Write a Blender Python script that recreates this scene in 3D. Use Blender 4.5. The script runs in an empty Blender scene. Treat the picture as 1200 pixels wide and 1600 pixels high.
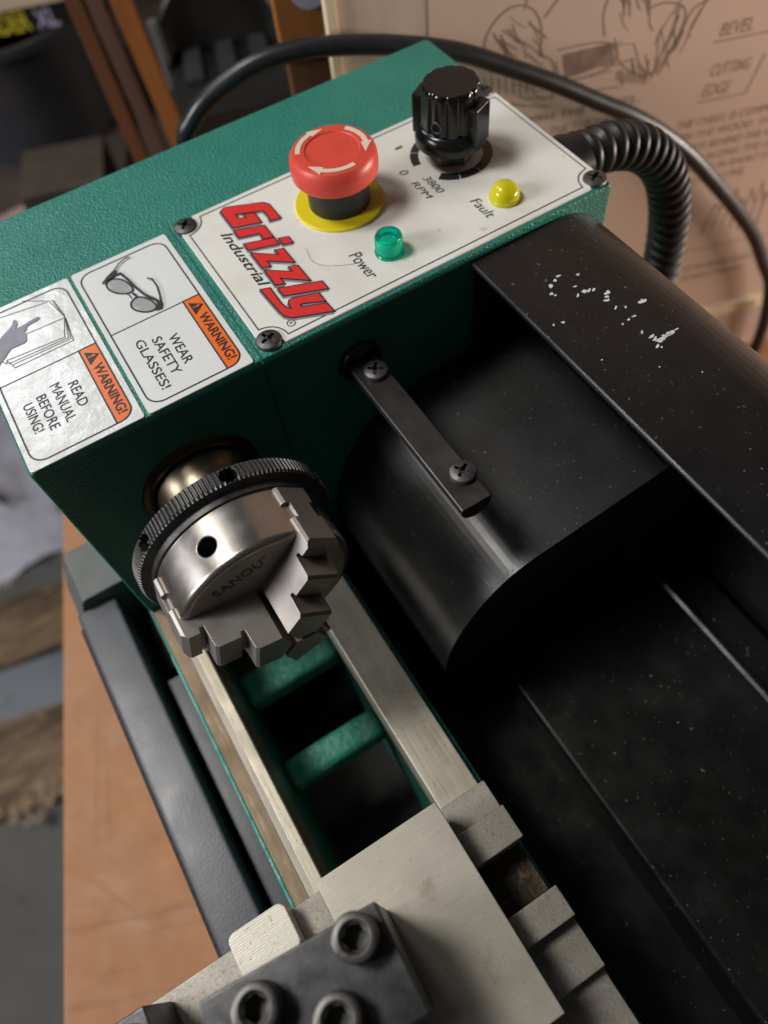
import bpy, bmesh, math, random
from mathutils import Vector, Matrix
random.seed(7)
C = bpy.context.scene
COL = C.collection
U = 0.16                      # one modelling unit = 160 mm; z = 0 of the model is the camera height
ZB = -2.6                     # workbench top in model units
R = math.radians
PI = math.pi
def W(p): return Vector((p[0]*U, p[1]*U, (p[2]-ZB)*U))

# ------------------------------------------------------------------ camera
cam = bpy.data.cameras.new('camera'); cob = bpy.data.objects.new('camera', cam); COL.objects.link(cob)
RX, RY, RZ = (0.51848884, 0.71697098, -0.46596344), (0.85129048, -0.48408958, 0.20239019), (-0.08046015, -0.5016073, -0.86134562)
m = Matrix(((RX[0], -RX[1], -RX[2]), (RY[0], -RY[1], -RY[2]), (RZ[0], -RZ[1], -RZ[2])))
cob.matrix_world = Matrix.Translation(W((0, 0, 0))) @ m.to_4x4()
cam.sensor_fit = 'VERTICAL'; cam.sensor_height = 36; cam.sensor_width = 27
cam.lens = 36*1188.3/1600
cam.clip_start = 0.005; cam.clip_end = 50
cam.dof.use_dof = True; cam.dof.focus_distance = 1.31*U; cam.dof.aperture_fstop = 8.0
C.camera = cob
# ------------------------------------------------------------------ world and lamps
wd = bpy.data.worlds.new('World'); C.world = wd; wd.use_nodes = True
wd.node_tree.nodes['Background'].inputs[0].default_value = (0.85, 0.92, 1, 1)
wd.node_tree.nodes['Background'].inputs[1].default_value = 0.028
def area(name, loc, tgt, sx, sy, power, col):
    l = bpy.data.lights.new(name, 'AREA'); l.shape = 'RECTANGLE'; l.size = sx*U; l.size_y = sy*U
    l.energy = power; l.color = col
    o = bpy.data.objects.new(name, l); COL.objects.link(o)
    o.location = W(loc); d = W(tgt)-W(loc); o.rotation_euler = d.to_track_quat('-Z', 'Y').to_euler()
area('ceiling_lamp', (-3.4, -2.9, 6.0), (-0.7, 0.1, -1.3), 2.0, 2.0, 10, (1, 0.97, 0.92))
area('doorway_light', (-6.4, -1.0, 3.4), (-1.2, 0.0, -1.0), 1.3, 1.5, 1.75, (0.92, 0.96, 1))
area('window_light', (-2.7, -7.5, 2.4), (-1.2, 0.3, -1.6), 2.8, 2.2, 14, (0.95, 0.96, 1))
area('poster_fill', (1.7, 5.8, -1.22), (-1.6, 1.0, -1.2), 3.2, .4, 9.5, (1, 0.87, 0.76))  # added fill out of view that brightens the poster, not a known lamp
C.view_settings.view_transform = 'Standard'; C.view_settings.look = 'None'
C.view_settings.exposure = 0; C.view_settings.gamma = 1
try:
    C.cycles.use_denoising = True; C.cycles.max_bounces = 8
except Exception: pass

# ------------------------------------------------------------------ materials
def lin(c):
    return tuple((x/12.92 if x <= 0.04045 else ((x+0.055)/1.055)**2.4) for x in c)
def mat(name, base, rough=.5, metal=0., layers=(), bumps=(), rvar=0., bev=0., coat=0., trans=0., ior=1.45, spec=.5, aniso=0.):
    """layers: (scale, colour, lo, hi, stretch, amount) noise blends; bumps: (kind, scale, strength, distance, stretch)"""
    M = bpy.data.materials.new(name); M.use_nodes = True
    nt = M.node_tree; N = nt.nodes; Lk = nt.links; P = N['Principled BSDF']
    P.inputs['Roughness'].default_value = rough; P.inputs['Metallic'].default_value = metal
    P.inputs['Coat Weight'].default_value = coat; P.inputs['Transmission Weight'].default_value = trans
    P.inputs['IOR'].default_value = ior; P.inputs['Specular IOR Level'].default_value = spec
    P.inputs['Coat Roughness'].default_value = .12
    tc = N.new('ShaderNodeTexCoord')
    def vec(st):
        mp = N.new('ShaderNodeMapping'); mp.inputs['Scale'].default_value = st[:3]
        mp.inputs['Location'].default_value = (random.random(), random.random(), random.random())
        src = tc.outputs['Object']
        if len(st) > 3:
            rt = N.new('ShaderNodeMapping'); rt.inputs['Rotation'].default_value = (0, 0, st[3]); Lk.new(src, rt.inputs['Vector']); src = rt.outputs[0]
        Lk.new(src, mp.inputs['Vector']); return mp.outputs[0]
    cur = None
    for (sc, col, lo, hi, st, amt) in layers:
        nz = N.new('ShaderNodeTexNoise'); nz.inputs['Scale'].default_value = sc; nz.inputs['Detail'].default_value = 5
        nz.inputs['Roughness'].default_value = .62
        Lk.new(vec(st), nz.inputs['Vector'])
        rp = N.new('ShaderNodeMapRange'); rp.inputs['From Min'].default_value = lo; rp.inputs['From Max'].default_value = hi
        rp.inputs['To Max'].default_value = amt
        Lk.new(nz.outputs['Fac'], rp.inputs['Value'])
        mx = N.new('ShaderNodeMix'); mx.data_type = 'RGBA'
        Lk.new(rp.outputs[0], mx.inputs['Factor'])
        if cur is None: mx.inputs['A'].default_value = (*base, 1)
        else: Lk.new(cur, mx.inputs['A'])
        mx.inputs['B'].default_value = (*col, 1); cur = mx.outputs['Result']
    if cur is None: P.inputs['Base Color'].default_value = (*base, 1)
    else: Lk.new(cur, P.inputs['Base Color'])
    if rvar:
        nz = N.new('ShaderNodeTexNoise'); nz.inputs['Scale'].default_value = 90; nz.inputs['Detail'].default_value = 6
        Lk.new(tc.outputs['Object'], nz.inputs['Vector'])
        rp = N.new('ShaderNodeMapRange'); rp.inputs['From Min'].default_value = .3; rp.inputs['From Max'].default_value = .7
        rp.inputs['To Min'].default_value = max(.04, rough-rvar); rp.inputs['To Max'].default_value = min(1, rough+rvar)
        Lk.new(nz.outputs['Fac'], rp.inputs['Value']); Lk.new(rp.outputs[0], P.inputs['Roughness'])
    prev = None
    if bev:
        b = N.new('ShaderNodeBevel'); b.samples = 4; b.inputs['Radius'].default_value = bev; prev = b.outputs[0]
    for (kind, sc, stg, dist, st) in bumps:
        if kind == 'noise':
            t = N.new('ShaderNodeTexNoise'); t.inputs['Detail'].default_value = 4; out = 'Fac'
        elif kind == 'cell':
            t = N.new('ShaderNodeTexVoronoi'); t.feature = 'SMOOTH_F1'; out = 'Distance'
        else:
            t = N.new('ShaderNodeTexWave'); t.inputs['Distortion'].default_value = 2.0; t.inputs['Detail'].default_value = 3; out = 'Fac'
            t.inputs['Detail Scale'].default_value = .6
        t.inputs['Scale'].default_value = sc
        Lk.new(vec(st), t.inputs['Vector'])
        bp = N.new('ShaderNodeBump'); bp.inputs['Strength'].default_value = stg; bp.inputs['Distance'].default_value = dist
        Lk.new(t.outputs[out], bp.inputs['Height'])
        if prev: Lk.new(prev, bp.inputs['Normal'])
        prev = bp.outputs[0]
    if prev: Lk.new(prev, P.inputs['Normal'])
    return M
I = (1, 1, 1)
G = dict(
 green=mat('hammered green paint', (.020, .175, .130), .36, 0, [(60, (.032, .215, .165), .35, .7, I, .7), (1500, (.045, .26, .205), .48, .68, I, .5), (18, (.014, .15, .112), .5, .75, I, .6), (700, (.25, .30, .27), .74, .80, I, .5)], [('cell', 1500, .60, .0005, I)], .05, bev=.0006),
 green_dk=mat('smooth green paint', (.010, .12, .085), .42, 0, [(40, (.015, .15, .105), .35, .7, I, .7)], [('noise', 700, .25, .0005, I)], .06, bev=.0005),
 green_worn=mat('worn green paint', (.03, .30, .22), .45, 0, [(160, (.16, .42, .34), .45, .65, I, .8), (120, (.25, .16, .08), .62, .70, I, .7)], [('cell', 600, .6, .0006, I)]),
 panel=mat('white enamel panel', (.74, .73, .68), .36, 0, [(25, (.60, .57, .49), .46, .72, I, .8), (160, (.45, .35, .22), .64, .74, I, .5), (1500, (.28, .24, .2), .665, .70, I, .6)], [('noise', 400, .03, .0003, I)], .08),
 label=mat('white vinyl label', (.70, .71, .69), .30, 0, [(30, (.62, .62, .59), .45, .8, I, .7), (1800, (.4, .38, .34), .77, .81, I, .4)], [('noise', 60, .06, .001, I)], .06),
 label_crinkled=mat('crinkled white vinyl label', (.70, .71, .69), .22, 0, [(30, (.62, .62, .59), .45, .8, I, .7)], [('noise', 110, .36, .0012, I), ('noise', 420, .14, .0004, I)], .06),
 ink=mat('black print', (.022, .022, .025), .4, 0, [(900, (.08, .08, .08), .6, .8, I, .5)]),
 ink_soft=mat('thin grey black print', (.05, .05, .055), .45, 0, [(900, (.16, .16, .16), .5, .75, I, .6)]),
 ink_faded=mat('worn dark print', (.06, .06, .062), .45, 0, [(1500, (.35, .34, .32), .58, .72, I, .7)]),
 ink_grey=mat('grey print', (.20, .20, .24), .4, 0, [(200, (.30, .30, .34), .4, .7, I, .7)]),
 ink_lens=mat('pale grey print', (.33, .33, .34), .4, 0, [(60, (.6, .6, .6), .5, .6, (1, 3, 1), .8)]),
 red_print=mat('red print', (.68, .035, .03), .36, 0, [(60, (.60, .03, .028), .4, .7, I, .6)]),
 orange=mat('orange print', (.82, .16, .02), .33, 0, [(60, (.75, .14, .02), .4, .7, I, .6)], [('noise', 90, .12, .0008, I)]),
 yellow=mat('yellow plastic', (.72, .58, .012), .38, 0, [(300, (.55, .42, .02), .55, .8, I, .5)]),
 red=mat('red plastic', (.66, .07, .045), .38, 0, [(120, (.55, .05, .035), .5, .8, I, .6), (1300, (.74, .30, .24), .62, .70, I, .5)], [('noise', 900, .05, .0002, I)], .08),
 arrow=mat('cream moulding', (.70, .58, .46), .5, 0, [(900, (.5, .3, .22), .55, .75, I, .6)]),
 black_gloss=mat('glossy black plastic', (.008, .008, .008), .16, 0, [(500, (.10, .10, .095), .66, .80, I, .7)], [('noise', 500, .06, .0003, I)], .08),
 black_satin=mat('satin black plastic', (.012, .012, .014), .38, 0, [(600, (.06, .06, .055), .6, .8, I, .5)], [], .08),
 lens_green=mat('green lens', (.0, .62, .45), .07, 0, [], [], trans=.85, ior=1.3),
 lens_green_in=mat('green lens core', (.05, .80, .58), .3, 0),
 lens_yellow=mat('yellow lens', (.56, .50, .006), .14, 0, [(300, (.48, .44, .01), .4, .7, I, .6)]),
 screw=mat('dark zinc screw', (.11, .105, .11), .42, .8, [(500, (.2, .11, .06), .58, .72, I, .8)], [('noise', 900, .2, .0003, I)], .1, bev=.0002),
 oxide=mat('black oxide steel', (.10, .10, .105), .38, .8, [(250, (.05, .048, .047), .4, .7, I, .8), (900, (.16, .11, .075), .66, .76, I, .7)], [('noise', 900, .10, .0002, I)], .1, bev=.00035),
 rod=mat('dark oiled steel', (.085, .083, .082), .36, .8, [(200, (.055, .05, .046), .4, .7, (.4, 1, 1), .8), (900, (.20, .17, .14), .68, .76, I, .6)], [('noise', 500, .18, .0002, (.15, 1, 1))], .1, bev=.0004),
 worn_oxide=mat('worn dark screw steel', (.145, .138, .13), .42, .7, [(220, (.08, .076, .072), .4, .7, I, .8), (700, (.30, .22, .15), .62, .74, I, .8)], [('noise', 700, .2, .0003, I)], .1, bev=.0005),
 knurl=mat('knurled steel', (.125, .122, .12), .38, .8, [(300, (.06, .057, .055), .4, .7, I, .8)], [], .1, bev=.00015),
 polished=mat('polished chuck steel', (.43, .40, .37), .28, .92, [(70, (.50, .43, .37), .45, .75, I, .7), (900, (.32, .27, .24), .66, .74, I, .6)], [('noise', 1500, .04, .0001, (1, .1, .1))], .08, bev=.0004),
 face=mat('ground chuck face', (.36, .32, .285), .5, .7, [(60, (.42, .36, .33), .4, .75, I, .8), (900, (.28, .24, .2), .66, .75, I, .6)], [('noise', 1400, .06, .0001, I)], .08, bev=.0004),
 jaw=mat('ground jaw steel', (.36, .335, .305), .42, .75, [(120, (.36, .31, .30), .4, .7, I, .8), (1000, (.24, .19, .15), .64, .74, I, .6)], [('noise', 1200, .14, .0001, (.08, 1, 1))], .09, bev=.0003),
 etched=mat('dark etched marking', (.11, .095, .085), .5, .6, [(900, (.26, .23, .2), .55, .75, I, .8)]),
 spindle=mat('bronzed spindle steel', (.34, .27, .195), .36, 1, [(120, (.24, .17, .10), .4, .7, I, .8)], [('noise', 900, .08, .0001, (1, .1, .1))], .08),
 seal=mat('dark bearing rim', (.14, .095, .055), .35, .9, [(200, (.07, .05, .035), .4, .7, I, .8)], [], .1),
 way=mat('bright ground way', (.41, .37, .285), .46, .6, [(200, (.50, .46, .38), .4, .7, (.1, 1, 1), .9), (70, (.34, .215, .09), .56, .70, (.35, 1, 1), .75), (800, (.16, .11, .06), .62, .70, I, .8)], [('noise', 900, .25, .0002, (.06, 1, 1))], .1, bev=.0003),
 way_brown=mat('oxidised way', (.22, .165, .105), .5, .4, [(150, (.16, .105, .06), .35, .65, (.1, 1, 1), .9), (500, (.34, .29, .2), .55, .7, (.2, 1, 1), .6)], [('noise', 900, .25, .0002, (.06, 1, 1))], .1, bev=.0003),
 way_dark=mat('shaded flank of the way', (.20, .17, .125), .45, .4, [(150, (.13, .10, .07), .4, .7, (.1, 1, 1), .9), (700, (.3, .27, .22), .6, .72, I, .6)], [('noise', 900, .3, .0002, (.06, 1, 1))], .1),  # darker tone paints the shade of the slope turned from the light
 ground=mat('ground carriage steel', (.47, .43, .355), .48, .5, [(60, (.40, .37, .31), .35, .7, I, .8), (900, (.52, .48, .40), .5, .7, (1.4, .10, 1), .7), (1300, (.36, .33, .275), .50, .75, I, .5), (900, (.22, .13, .07), .635, .70, I, .6), (110, (.27, .18, .105), .58, .72, I, .6)], [('wave', 800, .22, .0001, (1, .3, 1)), ('noise', 1300, .2, .0001, I)], .07, bev=.0004),
 sawn=mat('milled carriage steel', (.36, .335, .29), .5, .5, [(90, (.30, .275, .235), .35, .7, I, .8), (1300, (.50, .465, .40), .52, .7, I, .6), (1000, (.17, .15, .12), .54, .68, I, .6), (300, (.22, .14, .08), .62, .74, I, .5)], [('noise', 1500, .16, .0002, I)], .07, bev=.0004),
 pale_steel=mat('pale ground steel', (.58, .55, .47), .5, .4, [(900, (.66, .62, .53), .5, .7, (1.4, .1, 1), .8), (170, (.26, .14, .07), .60, .68, I, .8), (900, (.30, .2, .12), .60, .68, I, .7)], [('wave', 900, .10, .0001, (.5, 1, 1)), ('noise', 1200, .2, .0002, I)], .06, bev=.0005),
 rust_dark=mat('rusty dark recess', (.05, .036, .022), .55, .2, [(300, (.22, .14, .06), .55, .68, I, .9), (1200, (.42, .30, .16), .66, .72, I, .8)], [('noise', 500, .7, .0008, I)]),  # dark base with rust flecks
 sheet=mat('black painted sheet metal', (.0085, .0085, .0088), .30, 0, [(45, (.014, .014, .0135), .4, .7, I, .8), (800, (.20, .20, .195), .668, .70, I, .8), (260, (.06, .058, .05), .68, .78, I, .6)], [('noise', 120, .04, .0005, I), ('noise', 1200, .06, .0002, I)], .06, bev=.0008),
 cover=mat('black moulded motor cover', (.009, .009, .0095), .38, 0, [(45, (.013, .013, .013), .4, .7, I, .8), (30, (.018, .018, .0175), .5, .75, (.4, 1, 1), .8), (800, (.22, .22, .21), .668, .70, I, .8), (420, (.20, .16, .08), .70, .76, I, .7)], [('noise', 500, .06, .0003, I)], .025, spec=.85),
 tray=mat('dusty black tray', (.0065, .0075, .0068), .36, 0, [(30, (.010, .0105, .0095), .4, .7, I, .9), (700, (.26, .25, .21), .668, .70, I, .8), (300, (.05, .045, .03), .66, .76, I, .7)], [('noise', 110, .12, .0008, I)], .10),
 chip=mat('white paint mark', (.62, .64, .68), .6, 0, [(900, (.3, .3, .32), .5, .7, I, .6)]),
 bar=mat('satin grey black enamel', (.058, .060, .070), .33, 0, [(50, (.072, .075, .087), .4, .7, I, .7)], [('noise', 1100, .10, .0003, I)], .04, bev=.0015),
 bracket=mat('grey cast bracket', (.095, .098, .094), .5, 0, [(90, (.13, .13, .122), .4, .7, I, .8)], [('noise', 500, .2, .0004, I)], .06, bev=.0012),
 flecked_black=mat('brown flecked black', (.012, .010, .007), .7, 0, [(600, (.045, .035, .018), .5, .7, I, .8)], [('noise', 900, .6, .0006, I)]),  # near-black base with brown flecks
 rubber=mat('black rubber cable', (.014, .014, .016), .36, 0, [(150, (.024, .024, .026), .4, .7, I, .7)], [('noise', 500, .08, .0003, I)], .05),
 hose=mat('black corrugated plastic', (.010, .010, .011), .42, 0, [(200, (.02, .02, .02), .4, .7, I, .7)], [], .08),
 bench=mat('pinkish hardboard bench top', (.37, .165, .068), .55, 0, [(9, (.39, .205, .115), .44, .66, I, .8), (14, (.42, .185, .068), .48, .68, (1, 2.2, 1), .8), (40, (.27, .135, .075), .54, .76, I, .5), (300, (.32, .15, .08), .5, .8, I, .35), (190, (.52, .31, .18), .62, .70, (.04, 1, 1, -.8), .3), (170, (.24, .12, .06), .61, .65, (.04, 1, 1, -1.2), .45), (160, (.25, .13, .065), .62, .66, (.035, 1, 1, .35), .5), (200, (.25, .13, .065), .62, .66, (.03, 1, 1, -.5), .5), (26, (.16, .11, .08), .64, .74, I, .6)], [('noise', 300, .15, .0004, I), ('noise', 160, .12, .0003, (.05, 1, 1, -1.0))], .1, spec=.35),
 bench_edge=mat('bench edge wood', (.34, .17, .08), .6, 0, [(40, (.24, .12, .05), .4, .7, (.1, 1, 1), .8)]),
 paper=mat('brown pink paper', (.60, .42, .33), .7, 0, [(9, (.54, .385, .30), .35, .65, I, .9), (5, (.64, .46, .37), .45, .7, I, .7)]),
 board=mat('grey hardboard', (.60, .46, .37), .6, 0, [(300, (.50, .38, .31), .4, .7, (1, 1, .1), .6)]),
 pale_wood=mat('pale wood', (.80, .66, .45), .5, 0, [(60, (.55, .42, .27), .4, .7, (1, 1, .1), .8)]),
 pinkish=mat('pinkish painted wood', (.58, .40, .33), .6, 0, [(20, (.50, .35, .28), .4, .7, I, .8)]),
 poster_ink=mat('faded brown ink', (.20, .125, .09), .7, 0, [(120, (.36, .24, .18), .4, .7, I, .8)]),
 orange_wood=mat('orange stained wood', (.34, .13, .035), .45, 0, [(60, (.25, .085, .02), .4, .7, (1, 1, .1), .8)]),
 red_wood=mat('red brown wood', (.15, .058, .026), .5, 0, [(60, (.10, .04, .02), .4, .7, (1, 1, .1), .8)]),
 mauve_wood=mat('dull brown wood', (.14, .075, .055), .55, 0, [(60, (.10, .055, .04), .4, .7, (1, 1, .1), .8)]),
 grey_plastic=mat('dark grey plastic', (.030, .030, .035), .40, 0, [(30, (.04, .04, .045), .4, .7, I, .8)]),
 dark=mat('near black metal', (.014, .014, .013), .35, 0, [(30, (.022, .02, .018), .4, .7, I, .8)]),
 dark_brown=mat('dark brown clutter', (.04, .028, .02), .7, 0, [(20, (.07, .045, .03), .45, .7, I, .9)]),
 cream=mat('pale card', (.50, .38, .27), .7, 0, [(20, (.4, .3, .22), .4, .7, I, .8)]),
 ylabel=mat('yellow lettering', (.60, .50, .03), .5, 0, [(60, (.5, .4, .03), .4, .7, I, .8)]),
 wlabel=mat('lavender white lettering', (.42, .40, .55), .5, 0, [(60, (.3, .3, .42), .4, .7, I, .8)]),
 concrete=mat('grey concrete', (.115, .108, .10), .8, 0, [(6, (.15, .14, .13), .4, .7, I, .8), (22, (.03, .028, .025), .60, .68, I, .85), (60, (.30, .24, .18), .73, .76, I, .6)], [('noise', 40, .2, .002, I)]),
 bag=mat('white plastic sheet', (.56, .56, .62), .35, 0, [(8, (.42, .42, .5), .4, .7, I, .8), (14, (.50, .42, .46), .5, .7, I, .6)], [('noise', 14, .8, .02, I)]),
 plank=mat('weathered plank', (.20, .125, .068), .7, 0, [(16, (.07, .042, .022), .44, .58, (2.2, .30, 1), .9), (40, (.36, .25, .15), .52, .66, (2.0, .25, 1), .8)]),
 blue_grey=mat('blue grey sheet metal', (.20, .215, .24), .5, 0, [(10, (.15, .16, .18), .4, .7, I, .8)]),
 shaving=mat('wood shaving', (.58, .42, .25), .6, 0, [(60, (.42, .29, .16), .4, .7, I, .8)]),
 wall=mat('dark garage wall', (.035, .028, .022), .8, 0, [(4, (.06, .045, .035), .4, .7, I, .8)]),
 rag=mat('pink rag', (.38, .25, .22), .8, 0, [(9, (.30, .18, .16), .4, .7, I, .8)]),
 rag_red=mat('red patch', (.45, .03, .06), .7, 0),
)

# ------------------------------------------------------------------ mesh helpers
class MB:
    def __init__(s): s.bm = bmesh.new()
    def _add(s, verts, faces, mi=0):
        v = [s.bm.verts.new(p) for p in verts]
        out = []
        for f in faces:
            try:
                F = s.bm.faces.new([v[i] for i in f]); F.material_index = mi; out.append(F)
            except ValueError: pass
        return v, out
    def hexa(s, P, bevel=0, seg=2):
        v, f = s._add(P, [(3, 2, 1, 0), (4, 5, 6, 7), (0, 1, 5, 4), (1, 2, 6, 5), (2, 3, 7, 6), (3, 0, 4, 7)])
        if bevel:
            es = list({e for F in f for e in F.edges})
            bmesh.ops.bevel(s.bm, geom=es, offset=bevel, segments=seg, profile=.5, affect='EDGES')
        return s
    def box(s, x0, x1, y0, y1, z0, z1, bevel=0, seg=2, fr=None):
        P = [(x0, y0, z0), (x1, y0, z0), (x1, y1, z0), (x0, y1, z0), (x0, y0, z1), (x1, y0, z1), (x1, y1, z1), (x0, y1, z1)]
        if fr: P = [fr(*p) for p in P]
        return s.hexa(P, bevel, seg)
    def prism(s, prof, fn, a0, a1, bevel=0, seg=2, vert_bevel=None):
        n = len(prof)
        P = [fn(p, a0) for p in prof]+[fn(p, a1) for p in prof]
        F = [tuple(range(n))[::-1], tuple(range(n, 2*n))]+[(i, (i+1) % n, n+(i+1) % n, n+i) for i in range(n)]
        v, f = s._add(P, F)
        if bevel:
            es = list({e for X in f for e in X.edges})
            bmesh.ops.bevel(s.bm, geom=es, offset=bevel, segments=seg, profile=.5, affect='EDGES')
        return s
    def lathe(s, prof, fr, n=48, rmod=None):
        """prof: (r, h); fr maps (a, b, h)"""
        rings = []
        for (r, h) in prof:
            ring = []
            for i in range(n):
                a = 2*PI*i/n; rr = r*(rmod(i, n, h) if rmod else 1)
                ring.append(s.bm.verts.new(fr(rr*math.cos(a), rr*math.sin(a), h)))
            rings.append(ring)
        for k in range(len(rings)-1):
            A, B = rings[k], rings[k+1]
            for i in range(n):
                j = (i+1) % n; s.bm.faces.new((A[i], A[j], B[j], B[i]))
        s.bm.faces.new(rings[0][::-1]); s.bm.faces.new(rings[-1])
        return s
    def tube(s, pts, r, n=14):
        pts = [Vector(p) for p in pts]; rings = []; up = None
        for i, p in enumerate(pts):
            t = (pts[min(i+1, len(pts)-1)]-pts[max(i-1, 0)]).normalized()
            if up is None: up = t.orthogonal().normalized()
            up = (up-t*up.dot(t)).normalized(); b = t.cross(up)
            rr = r(i) if callable(r) else r
            rings.append([s.bm.verts.new(p+up*rr*math.cos(2*PI*k/n)+b*rr*math.sin(2*PI*k/n)) for k in range(n)])
        for A, B in zip(rings, rings[1:]):
            for k in range(n):
                j = (k+1) % n; s.bm.faces.new((A[k], A[j], B[j], B[k]))
        s.bm.faces.new(rings[0][::-1]); s.bm.faces.new(rings[-1]); return s
    def poly(s, pts, fr, mi=0):
        v, f = s._add([fr(*p) for p in pts], [tuple(range(len(pts)))], mi)
        if f and len(pts) > 4: bmesh.ops.triangulate(s.bm, faces=f)
        return s
    def ribbon(s, pts, w, fr, closed=False):
        P = [Vector((p[0], p[1])) for p in pts]; n = len(P); L = []; Rr = []
        for i in range(n):
            a = P[i-1] if (i or closed) else None; c = P[(i+1) % n] if (i < n-1 or closed) else None
            d0 = (P[i]-a).normalized() if a is not None else None; d1 = (c-P[i]).normalized() if c is not None else None
            d0 = d0 or d1; d1 = d1 or d0
            n0 = Vector((-d0.y, d0.x)); n1 = Vector((-d1.y, d1.x)); mm = (n0+n1)
            mm = mm.normalized() if mm.length > 1e-6 else n0
            k = w/2/max(.4, mm.dot(n0)); L.append(P[i]+mm*k); Rr.append(P[i]-mm*k)
        lv = [s.bm.verts.new(fr(*p)) for p in L]; rv = [s.bm.verts.new(fr(*p)) for p in Rr]
        for i in range(n if closed else n-1):
            j = (i+1) % n; s.bm.faces.new((rv[i], rv[j], lv[j], lv[i]))
        return s
    def text(s, body, x0, y0, wid, hei, fr, shear=0, offset=0, align='L', space=1):
        cu = bpy.data.curves.new('t', 'FONT'); cu.body = body; cu.shear = shear; cu.offset = offset; cu.space_character = space
        cu.dimensions = '2D'; cu.fill_mode = 'FRONT'; cu.resolution_u = 4
        if align == 'C': cu.align_x = 'CENTER'
        o = bpy.data.objects.new('t', cu); COL.objects.link(o)
        dg = bpy.context.evaluated_depsgraph_get(); dg.update()
        me = o.evaluated_get(dg).to_mesh()
        vs = [v.co.copy() for v in me.vertices]; fs = [tuple(p.vertices) for p in me.polygons]
        o.evaluated_get(dg).to_mesh_clear(); bpy.data.objects.remove(o); bpy.data.curves.remove(cu)
        mx = [min(v.x for v in vs), max(v.x for v in vs)]; my = [min(v.y for v in vs), max(v.y for v in vs)]
        sx = wid/(mx[1]-mx[0]); sy = hei/(my[1]-my[0]) if hei else sx
        s._add([fr(x0+(v.x-mx[0])*sx, y0+(v.y-my[0])*sy) for v in vs], fs)
        return s
    def mesh(s, name, M, org, ang=32, metres=False):
        bmesh.ops.recalc_face_normals(s.bm, faces=s.bm.faces)
        for v in s.bm.verts:
            v.co = (W(v.co)-org) if not metres else (v.co*U)
        me = bpy.data.meshes.new(name); s.bm.to_mesh(me); s.bm.free()
        for x in (M if isinstance(M, (list, tuple)) else [M]): me.materials.append(x)
        me.polygons.foreach_set('use_smooth', [True]*len(me.polygons)); me.set_sharp_from_angle(angle=R(ang)); me.update()
        return me
    def up(s):
        # flat print: make normals face up / outwards consistently
        return s
    def build(s, name, M, parent=None, ang=32, flat=None):
        co = [v.co for v in s.bm.verts]
        lo = [min(c[i] for c in co) for i in range(3)]; hi = [max(c[i] for c in co) for i in range(3)]
        org = W(((lo[0]+hi[0])/2, (lo[1]+hi[1])/2, lo[2]))
        o = bpy.data.objects.new(name, s.mesh(name, M, org, ang)); COL.objects.link(o)
        put(o, parent, org); w = o.modifiers.new('weighted', 'WEIGHTED_NORMAL'); w.keep_sharp = True; return o
def wloc(o):
    v = Vector((0, 0, 0))
    while o: v += o.location; o = o.parent
    return v
def put(o, parent, org):
    if parent: o.parent = parent; o.location = org-wloc(parent)
    else: o.location = org
def thing(name, label, cat, p, group=None):
    o = bpy.data.objects.new(name, None); COL.objects.link(o); o.location = W(p); o.empty_display_size = .02
    return tag(o, label, cat, group)
def tag(o, label, cat, group=None):
    o['label'] = label; o['category'] = cat
    if group: o['group'] = group
    return o
def struct(o): o['kind'] = 'structure'; return o
def boolean(o, cutter, op='DIFFERENCE'):
    cb = bpy.data.objects.new('cutter', cutter) if isinstance(cutter, bpy.types.Mesh) else cutter
    if not cb.users_collection: COL.objects.link(cb)
    cb.location = wloc(o)
    par = o.parent; o.parent = None; sv = o.location.copy(); o.location = cb.location.copy()
    md = o.modifiers.new('b', 'BOOLEAN'); md.operation = op; md.object = cb; md.solver = 'EXACT'
    dg = bpy.context.evaluated_depsgraph_get(); dg.update()
    me = bpy.data.meshes.new_from_object(o.evaluated_get(dg)); o.modifiers.clear()
    old = o.data; mats = [x for x in old.materials]; o.data = me; me.name = old.name
    me.materials.clear()
    for x in mats: me.materials.append(x)
    for p in me.polygons: p.material_index = 0
    me.polygons.foreach_set('use_smooth', [True]*len(me.polygons)); me.set_sharp_from_angle(angle=R(32))
    o.parent = par; o.location = sv; bpy.data.objects.remove(cb)
def chaik(P, k=2):
    for _ in range(k):
        Q = [P[0]]
        for a, b in zip(P, P[1:]): Q += [(.75*a[0]+.25*b[0], .75*a[1]+.25*b[1]), (.25*a[0]+.75*b[0], .25*a[1]+.75*b[1])]
        P = Q+[P[-1]]
    return P
def flatz(z): return lambda x, y: (x, y, z)
def XY(cx, cy): return lambda a, b, h: (cx+a, cy+b, h)          # upright lathe
def YZ(cy, cz): return lambda a, b, h: (h, cy+a, cz+b)          # lathe about the spindle direction
def copy_of(o, parent, org, rot=None):
    c = o.copy(); COL.objects.link(c); put(c, parent, org)
    if rot: c.rotation_euler = rot
    return c
def arc(cx, cy, r, a0, a1, n): return [(cx+r*math.cos(R(a0+(a1-a0)*i/n)), cy+r*math.sin(R(a0+(a1-a0)*i/n))) for i in range(n+1)]
def rrect(x0, x1, y0, y1, r, n=5):
    return arc(x1-r, y1-r, r, 0, 90, n)+arc(x0+r, y1-r, r, 90, 180, n)+arc(x0+r, y0+r, r, 180, 270, n)+arc(x1-r, y0+r, r, 270, 360, n)

# ================================================================== ROOM
EV = Vector((-.946, .323, 0)).normalized(); GV = Vector((.323, .946, 0)).normalized()   # bench edge direction, and away from its front
def BN(s, g, z): p = EV*s+GV*g; return (p.x, p.y, z)
fl = struct(MB().box(-30, 14, -16, 26, -7.15, -7.0).build('floor', G['concrete']))
wl = struct(MB().box(7.6, 7.9, -14, 18, -7.0, 7, fr=BN).build('wall', G['wall']))
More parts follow.
